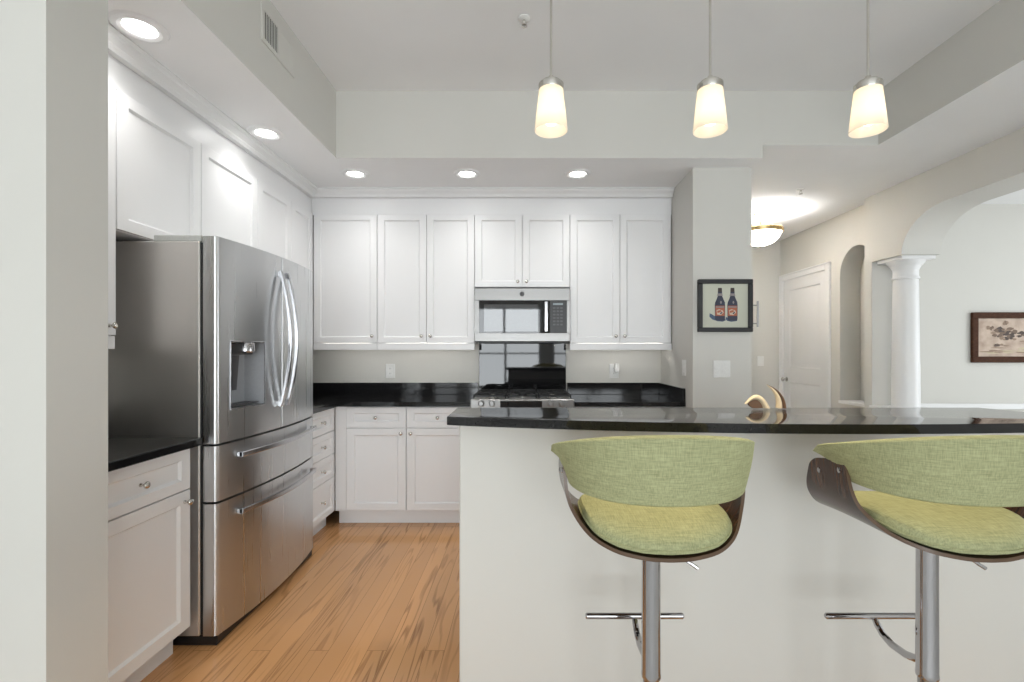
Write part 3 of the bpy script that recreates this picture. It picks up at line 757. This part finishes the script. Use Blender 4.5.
ys = [la, la+.12, lb-.12, lb]; zs = [lc, .22, .915, 1.09, ld-.13, ld]
for i in range(3):
    for j in range(5):
        if i == 1 and j in (1, 3):
            r = [leafR(ys[1]+e, ys[2]-e, zs[j]+e, zs[j+1]-e, X0+dx) for e, dx in ((0, 0), (.010, .009), (.026, .010), (.050, .003))]
            m.skin(r, False, True)
        else: m.face([m.bm.verts.new((X0, y, z)) for y, z in ((ys[i], zs[j]), (ys[i+1], zs[j]), (ys[i+1], zs[j+1]), (ys[i], zs[j+1]))])
for a, b in (((la, lc), (lb, lc)), ((lb, lc), (lb, ld)), ((lb, ld), (la, ld)), ((la, ld), (la, lc))):
    m.face([m.bm.verts.new(p_) for p_ in ((X0, *a), (X0, *b), (X0+.014, *b), (X0+.014, *a))])
leaf = m.build('door_leaf', TRIM, dr_)
m = MB(); m.lathe([(.028, 0), (.028, .006), (.012, .010), (.011, .030), (.024, .038), (.028, .050), (.022, .060), (.008, .063)], (X0-.0005, lb-.065, .945), '-x', 20); m.build('door_knob', NICKEL, leaf)
for z in (1.93, 1.14, .25):
    m = MB(); m.box(3.138, 3.1495, la-.004, la+.022, z-.045, z+.045); m.tube([(3.135, la+.002, z-.047), (3.135, la+.002, z+.047)], .006, 8); m.build('hinge', NICKEL, dr_)

# ------------------------------------------------------------------ column on the half wall
CX, CY, CB = 3.19, 4.017, .813
t = thing('column', 'round white column standing on the half wall under the arch', 'column', (CX, CY, CB))
MB().lathe([(.0985, CB+.010), (.098, CB+.3), (.0955, 1.2), (.088, 1.86), (.087, 1.882), (.095, 1.885), (.097, 1.893), (.095, 1.901), (.088, 1.905), (.088, 1.955)], (CX, CY, 0), 'z', 40).build('shaft', TRIM, t)
m = MB(); m.lathe([(.102, CB+.0003), (.102, CB+.007), (.0985, CB+.0098)], (CX, CY, 0), 'z', 40); m.build('base', TRIM, t)
m = MB(); m.lathe([(.089, 1.9555), (.091, 1.965), (.102, 1.985), (.106, 1.995), (.113, 1.997), (.118, 2.006), (.129, 2.022), (.133, 2.034)], (CX, CY, 0), 'z', 40)
m.box(CX-.138, CX+.138, CY-.138, CY+.138, 2.0345, 2.0635, .003); m.build('capital', TRIM, t)

# ------------------------------------------------------------------ pictures
py_ = 3.323
def bx2(px, py): return ((px-526)*py_/F, 1.285-(py-351)*py_/F)
t = thing('framed_picture', 'square black-framed picture of two bottles on the pillar', 'picture', (bx2(724, 331)[0], py_, bx2(724, 331)[1]))
x0, z1 = bx2(697, 279.8); x1, z0 = bx2(751.2, 332)
fm = MB(); fw = .030
for k, (a, b, c_, d_) in enumerate(((x0, x1, z1-fw, z1), (x0, x1, z0, z0+fw), (x0, x0+fw, z0+fw, z1-fw), (x1-fw, x1, z0+fw, z1-fw))): fm.box(a, b, py_-.032, py_-.001, c_, d_, .003)
fm.build('frame', plain('black_frame_wood', (.018, .018, .02), .4), t)
m = MB()
canvas = paint('sage_canvas', (.60, .61, .51), .7, .1, 90, .10)
m.use(canvas).box(x0+fw-.002, x1-fw+.002, py_-.014, py_-.002, z0+fw-.002, z1-fw+.002)
navy = plain('navy_bottle_paint', (.035, .04, .07), .5); orange = plain('orange_label_paint', (.42, .13, .07), .6); cream = plain('cream_paint', (.62, .50, .40), .6); shb = plain('blue_shadow_paint', (.07, .11, .18), .6)
capb = plain('brown_cap_paint', (.05, .035, .03), .6); neckp = plain('pale_neck_paint', (.28, .25, .25), .6)
def R(px): return (px-724)*py_/F
mxc = (x0+x1)/2; zc0 = (z0+z1)/2
S_ = (x1-x0)/.575                         # picture units: from the 734 px wide close view
def Q(u, v): return (mxc+(u-362)/575*(x1-x0), zc0-(v-325)/550*(z1-z0))
def flat(poly, mat_, dd):
    m.use(mat_).prism([Q(*p_) for p_ in poly], 'y', py_-.0145-dd, py_-.0139-dd+.0002)
def ell(cx, cy, rx, ry, n=20): return [(cx+rx*math.cos(2*PI*k/n), cy+ry*math.sin(2*PI*k/n)) for k in range(n)]
flat([(200, 405), (225, 415), (262, 440), (355, 450), (372, 478), (340, 492), (285, 488), (230, 470), (198, 440)], shb, .0002)
flat([(372, 440), (392, 455), (480, 455), (492, 485), (430, 494), (385, 484), (368, 465)], shb, .0002)
for cx in (309, 441):
    o_ = cx
    flat([(o_-22, 180), (o_+22, 180), (o_+24, 225), (o_+36, 255), (o_+52, 290), (o_+54, 320), (o_+53, 465), (o_+46, 482), (o_-40, 482), (o_-52, 465), (o_-54, 320), (o_-50, 290), (o_-34, 255), (o_-24, 225)], navy, .0004)
    flat([(o_-20, 138), (o_+20, 138), (o_+22, 180), (o_-22, 180)], capb, .0005)
    flat([(o_-24, 196), (o_+24, 196), (o_+30, 222), (o_-30, 222)], neckp, .0008)
    flat([(o_-48, 325), (o_+48, 325), (o_+49, 432), (o_-49, 432)], orange, .0008)
    flat([(o_-36, 372), (o_-8, 362), (o_+30, 376), (o_+38, 398), (o_+8, 424), (o_-30, 418)], cream, .0011)
    flat([(o_-30, 380), (o_+4, 370), (o_+20, 384), (o_-4, 396), (o_-26, 402)], orange, .0014)
    flat([(o_+2, 400), (o_+26, 388), (o_+24, 404), (o_+4, 416)], navy, .0014)
    flat(ell(o_+10, 290, 9, 16), neckp, .0008)
    flat([(o_-44, 332), (o_+44, 332), (o_+44, 346), (o_-44, 346)], neckp, .0011)
m.build('painting', canvas, t, smooth=0)

FYW = 4.43
x0 = (970-526)*FYW/F; z1 = 1.285+38.5*FYW/F; z0 = 1.285-11.5*FYW/F; x1 = x0+.70
t = thing('framed_picture', 'sepia landscape picture in a dark brown frame on the wall beyond the column', 'picture', ((x0+x1)/2, FYW, z0))
fm = MB(); fw = .055
def brown():
    m_, nt, b = newmat('brown_frame_wood'); n = noise_bump(nt, b, 30, .1, (1, 1, 8), .001); tint(nt, b, n.outputs['Fac'], (.035, .014, .008), (.10, .042, .022)); b.inputs['Roughness'].default_value = .75; b.inputs['Specular IOR Level'].default_value = .2; return m_
fmm = brown()
for a, b, c_, d_ in ((x0, x1, z1-fw, z1), (x0, x1, z0, z0+fw), (x0, x0+fw, z0+fw, z1-fw), (x1-fw, x1, z0+fw, z1-fw)): fm.box(a, b, FYW-.030, FYW-.001, c_, d_, .004)
fm.build('frame', fmm, t)
def sepia():
    m_, nt, b = newmat('sepia_print'); L = nt.links.new
    tc = nt.nodes.new('ShaderNodeTexCoord'); n = nt.nodes.new('ShaderNodeTexNoise'); n.inputs['Scale'].default_value = 9; n.inputs['Detail'].default_value = 6
    L(tc.outputs['Object'], n.inputs['Vector'])
    tint(nt, b, n.outputs['Fac'], (.36, .25, .18), (.58, .45, .35), .35, .65); b.inputs['Roughness'].default_value = .5; return m_
sep = sepia()
m = MB(); m.use(sep).box(x0+fw-.002, x1-fw+.002, FYW-.012, FYW-.002, z0+fw-.002, z1-fw+.002)
dk1 = plain('dark_umber_paint', (.055, .032, .022), .6); dk2 = plain('mid_umber_paint', (.16, .10, .065), .6); lt = plain('pale_sand_paint', (.50, .42, .28), .6)
def blob(cx, cz, rx, rz_, mat_, d_, n=22):
    m.use(mat_).prism([(cx+rx*(.72+.45*random.random())*math.cos(2*PI*k/n), cz+rz_*(.72+.45*random.random())*math.sin(2*PI*k/n)) for k in range(n)], 'y', FYW-.0124-d_, FYW-.0119-d_)
def sp(px, py): return ((px/9.75+960-526)*FYW/F, 1.285-(py/9.74+300-351)*FYW/F)
dl_ = 0; s_ = FYW/F/9.75
mid = plain('light_umber_paint', (.27, .18, .12), .6)
rnd = random.Random(3)
# loose brush dabs: (centre x, y, spread x, y, dab size x, y, count, tones)
for px, py, sx_, sy_, rx, ry, cnt, tones in ((390, 490, 150, 25, 60, 8, 8, (lt, lt, mid)), (720, 490, 150, 25, 60, 8, 8, (lt, lt, mid)), (420, 330, 110, 55, 26, 15, 22, (mid, dk2)),
        (430, 320, 80, 45, 20, 12, 22, (dk2, dk1)), (430, 225, 16, 20, 12, 13, 4, (dk2, mid)), (285, 275, 26, 14, 18, 12, 5, (dk2, mid)), (465, 345, 45, 35, 16, 12, 12, (dk1, dk1, dk2)),
        (395, 440, 60, 8, 26, 8, 6, (dk2, dk1, mid)), (600, 335, 50, 22, 24, 12, 12, (dk2, dk1)), (600, 405, 50, 5, 26, 4, 4, (dk2, mid)), (760, 330, 100, 25, 28, 14, 14, (dk2, mid, dk1)), (860, 350, 60, 18, 24, 12, 8, (dk2, mid))):
    for k in range(cnt):
        x_, z_ = sp(px+rnd.uniform(-1, 1)*sx_, py+rnd.uniform(-1, 1)*sy_); dl_ += .00003
        q_ = rnd.uniform(.6, 1.4)
        if x0+fw+.02 < x_ < x1-fw-.03: blob(x_, z_, rx*s_*q_, ry*s_*rnd.uniform(.6, 1.4), rnd.choice(tones), dl_, 10)
m.build('print', sep, t, smooth=0)

# ------------------------------------------------------------------ horn ornaments on the bar
HY = 1.842
def hp(px, py): return Vector(((px-526)*HY/F, HY, 1.285-(py-351)*HY/F))
def horn(name, label, pts, rad, flat_):
    t = thing(name, label, 'ornament', (pts[0][0], HY, 1.0645))
    m1, m2 = MB(), MB()
    n = len(pts)
    for i_, (mm, sgn) in enumerate(((m1, 1), (m2, -1))):
        rs = []
        for k, p_ in enumerate(pts):
            tn = (pts[min(k+1, n-1)]-pts[max(k-1, 0)]).normalized(); nn = Vector((tn.z, 0, -tn.x))
            r_ = rad[k]; off = nn*(-r_*.35 if sgn > 0 else r_*.75)
            wr = r_*(.62 if sgn > 0 else .30)
            rs.append(mm.ring([p_+off+nn*(wr*math.cos(2*PI*q_/14))+Vector((0, flat_*r_*(.95 if sgn > 0 else .8)*math.sin(2*PI*q_/14), 0)) for q_ in range(14)]))
        mm.skin(rs)
    m1.build('shell', plain('cream_horn', (.70, .58, .40), .3), t)
    o_ = m2.build('ridge', plain('brown_horn_edge', (.16, .085, .045), .3), t); o_['label'] = 'dark brown outer edge of the horn'
def bez(a, b, c_, n=14): return [a*(1-u)**2+b*2*u*(1-u)+c_*u*u for u in [k/n for k in range(n+1)]]
zb = 1.0645
a = hp(780.5, 407.5); a.z = zb+.0005
pts = bez(a, hp(781.5, 393), hp(766.5, 384.5)); horn('horn_ornament', 'tall upright cream horn ornament curving to a point at the back edge of the bar', pts, [.0175*(1-(k/14)**1.3)+.0012 for k in range(15)], .8)
t = thing('horn_ornament', 'low arched cream horn ornament with a dark hollow, left of the upright horn', 'ornament', (hp(757, 400).x, HY, zb))
outer = bez(hp(769.5, 408.3), hp(759, 384), hp(744.5, 403.5), 18); inner = bez(hp(762.5, 408.3), hp(757, 393), hp(746.5, 404.5), 18)
for q_ in (outer, inner): q_[0].z = zb+.0006
m = MB(); n = 19
for k in range(n): pass
rs = []
for k in range(n):
    o_, i_ = outer[k], inner[k]; hw = .016*(1-.55*k/(n-1)); c_ = (o_+i_)/2; d_ = (o_-i_)/2
    rs.append(m.ring([c_+d_*math.cos(2*PI*j/12)+Vector((0, hw*math.sin(2*PI*j/12), 0)) for j in range(12)]))
m.skin(rs); m.build('shell', plain('cream_horn', (.74, .62, .44), .3), t)
m = MB(); pl = [(p_.x, p_.z) for p_ in inner[1:-1]]
m.prism(pl+[(hp(749, 0).x, hp(0, 405.6).z), (hp(752.5, 0).x, zb+.0006), (inner[0].x-.001, zb+.0006)], 'y', HY-.006, HY+.008)
o_ = m.build('hollow', plain('dark_horn_core', (.16, .085, .045), .45), t, smooth=0); o_['label'] = 'dark brown hollow of the horn'

# ------------------------------------------------------------------ bar stools
def shell_z(x):                          # inner U profile of the bent plywood
    pr = [(0, .819), (.055, .821), (.112, .829), (.155, .841), (.183, .858), (.207, .888), (.218, .918), (.2225, .952), (.2245, .985)]
    x = abs(x)
    for (a, b), (c_, d_) in zip(pr, pr[1:]):
        if x <= c_: return b+(d_-b)*(x-a)/(c_-a)
    return .985
def stool(loc, label):
    t = thing('bar_stool', label, 'bar stool', loc, 0, 'green upholstered swivel stools at the bar')
    B = lambda m, n, mat, par=t: m.build(n, mat, par, local=True)
    m = MB(); m.lathe([(.205, .0005), (.207, .006), (.200, .012), (.14, .020), (.06, .030), (.034, .045)], (0, 0, 0), 'z', 48); B(m, 'base', CHROME)
    m = MB(); m.lathe([(.0205, .044), (.0205, .434)], (0, 0, 0), 'z', 28); B(m, 'lower_post', metal('dark_post', (.35, .34, .34), .2) if 'dark_post' not in bpy.data.materials else bpy.data.materials['dark_post'])
    m = MB(); m.lathe([(.0245, .4342), (.0252, .437), (.0252, .445), (.0245, .447), (.0238, .7975)], (0, 0, 0), 'z', 32); B(m, 'post', CHROME)
    fr_ = MB(); n = 20
    fr_.tube([(-.148, .19, .487), (-.144, .19, .487), (.144, .19, .487), (.148, .19, .487)], [.006, .009, .009, .006], 14)
    fr_.tube([(0, .020, .463), (0, .07, .447), (0, .12, .443), (0, .155, .452), (0, .178, .468), (0, .19, .482)], [.010, .010, .010, .0095, .009, .008], 12)
    B(fr_, 'footrest', CHROME)
    m = MB(); m.box(-.085, .085, -.085, .085, .7985, .807, .003); m.lathe([(.032, .780), (.036, .786), (.036, .7984)], (0, 0, 0), 'z', 24); B(m, 'mounting_plate', CHROME)
    m = MB(); m.tube([(.02, -.03, .790), (.060, -.045, .768), (.100, -.05, .742)], .0038, 10); m.tube([(.088, -.0475, .750), (.104, -.0505, .7395)], .0048, 10); B(m, 'lift_lever', CHROME)
    # bent plywood shell
    P = [(-.2245, .995, -.028), (-.2245, .985, -.029), (-.2225, .952, -.033), (-.218, .918, -.042), (-.207, .888, -.057), (-.183, .858, -.093), (-.155, .841, -.126), (-.112, .829, -.156), (-.055, .821, -.170), (-.015, .8192, -.174)]
    # densify by Catmull-Rom
    full = P + [(-a, b, c_) for a, b, c_ in P[::-1]]
    dense = []
    for i in range(len(full)-1):
        p0_, p1_, p2_, p3_ = [Vector(full[max(0, min(len(full)-1, i+k))]) for k in (-1, 0, 1, 2)]
        for u in (0, .25, .5, .75):
            dense.append(.5*((2*p1_)+(p2_-p0_)*u+(2*p0_-5*p1_+4*p2_-p3_)*u*u+(-p0_+3*p1_-3*p2_+p3_)*u**3))
    dense.append(Vector(full[-1]))
    TH = .009
    m = MB()
    inner, outer = [], []
    nn_ = len(dense); nv = 12
    for i, p_ in enumerate(dense):
        tn = (dense[min(i+1, nn_-1)]-dense[max(i-1, 0)]).normalized(); tn = Vector((tn.x, tn.y)).normalized(); nrm = Vector((tn.y, -tn.x))    # outward/down
        h = (p_.y-.819)/(.995-.819); h = max(0, min(1, h))
        yr = p_.z; yf = .205-.085*h**.8
        if h > .86:
            e = (h-.86)/.14; e = 1-math.sqrt(max(0, 1-e*e)); yr += .035*e; yf -= .035*e
        ri, ro = [], []
        for k in range(nv+1):
            y = yr+(yf-yr)*k/nv
            dip = .010*((y+.0)/.2)**2*(1-h)*(1 if y > 0 else .2)+(y-.043)*.19*h**2
            ri.append(m.bm.verts.new((p_.x, y, p_.y-dip))); ro.append(m.bm.verts.new((p_.x+nrm.x*TH, y, p_.y-dip+nrm.y*TH)))
        inner.append(ri); outer.append(ro)
    m.use(WALNUT)
    for i in range(nn_-1):
        for k in range(nv):
            m.face([inner[i][k], inner[i][k+1], inner[i+1][k+1], inner[i+1][k]]); m.face([outer[i][k], outer[i+1][k], outer[i+1][k+1], outer[i][k+1]])
    m.use(PLY)
    for i in range(nn_-1):
        for k in (0, nv): m.face([inner[i][k], inner[i+1][k], outer[i+1][k], outer[i][k]])
    for i in (0, nn_-1):
        for k in range(nv): m.face([inner[i][k], inner[i][k+1], outer[i][k+1], outer[i][k]])
    sh = B(m, 'plywood_shell', WALNUT)
    for s in (-1, 1):
        for y, z in ((-.005, .975), (.080, .954)):
            q_ = MB(); q_.lathe([(.0075, 0), (.0075, .002), (.004, .0035)], (s*.2328, y, z), 'x' if s > 0 else '-x', 12); B(q_, 'screw', CHROME, sh)
    # seat cushion
    m = MB(); na, nr = 56, 8
    def plan(a, r):
        ca, sa = math.cos(a), math.sin(a); e = 2/2.8
        return (.184*r*abs(ca)**e*(1 if ca >= 0 else -1), .014+.187*r*abs(sa)**e*(1 if sa >= 0 else -1))
    rs = []
    prof = [(0.02, 0), (.5, 0), (.95, .0), (.992, .003), (1.0, .010), (.990, .020), (.965, .029), (.90, .040), (.78, .050), (.6, .057), (.35, .061), (.02, .062)]
    for r, dz in prof:
        pts = []
        for k in range(na):
            x, y = plan(2*PI*k/na, r)
            pts.append((x, y, shell_z(x*.97)+.0025+dz*(1 if dz < .03 else 1)-.25*max(0, shell_z(x)-.84)*(1 if dz > .03 else .0)))
        rs.append(m.ring(pts))
    m.skin(rs); cu = B(m, 'seat_cushion', SEATFAB)
    q_ = MB(); q_.tube([Vector((plan(2*PI*k/72, 1.0)[0], plan(2*PI*k/72, 1.0)[1], shell_z(plan(2*PI*k/72, 1)[0]*.97)+.0125)) for k in range(73)], .0028, 6, False); B(q_, 'piping', FABRIC, cu)
    # wrap-around padded backrest
    m = MB(); nt_ = 48
    sec = []                              # (v from bottom 0 to top 1, offset outward 0..1)
    for k in range(9): sec.append((.04+.92*k/8, 1))
    for k in range(1, 6): a = PI*k/6; sec.append((.96+.04*math.sin(a), .5+.5*math.cos(a)))
    for k in range(9): sec.append((.96-.92*k/8, 0))
    for k in range(1, 6): a = PI*k/6; sec.append((.04-.04*math.sin(a), .5-.5*math.cos(a)))
    rs = []
    for i in range(nt_+1):
        u = -1+2*i/nt_
        pts = []
        endf = min(1, (1-abs(u))/.07); endf = math.sqrt(max(0, 1-(1-endf)**2))     # rounded ends
        for v_, o_ in sec:
            th = u*math.radians(94+12*v_)
            a_ = .222+.021*v_; b_ = .196+.026*v_
            s_, c_ = math.sin(th), math.cos(th); e = .90
            X = a_*abs(s_)**e*(1 if s_ >= 0 else -1); Y = -b_*abs(c_)**e*(1 if c_ >= 0 else -1)
            zt = 1.100-.245*(Y+.222); zb_ = .937+.014*abs(u)**2
            z = zb_+(zt-zb_)*(.5+(v_-.5)*(.55+.45*endf) if endf < 1 else v_)
            thick = .040*(.25+.75*endf)
            X *= 1-.03*max(0, (abs(u)-.72)/.28)**1.4*(1-v_)**.7
            X += (1 if u > 0 else -1)*.026*max(0, (abs(u)-.55)/.45)**2*v_**1.5
            nx, ny_ = X/a_, Y/b_; l_ = math.hypot(nx, ny_); nx /= l_; ny_ /= l_
            k_ = -(1-o_)*thick + .005*(1-abs(u)**2)*math.sin(PI*v_)*(1 if o_ > .5 else -.6)
            if o_ <= .5: pass
            pts.append((X+nx*k_-nx*.012*0, Y+ny_*k_, z))
        rs.append(m.ring(pts))
    m.skin(rs); bk = B(m, 'backrest', FABRIC)
    return t
s0 = stool((.327, 1.25, 0), 'green bar stool on the left, nearer the kitchen floor')
s1 = dup(s0, (1.049, 1.25, 0), 'green bar stool on the right, cut by the photo edge')
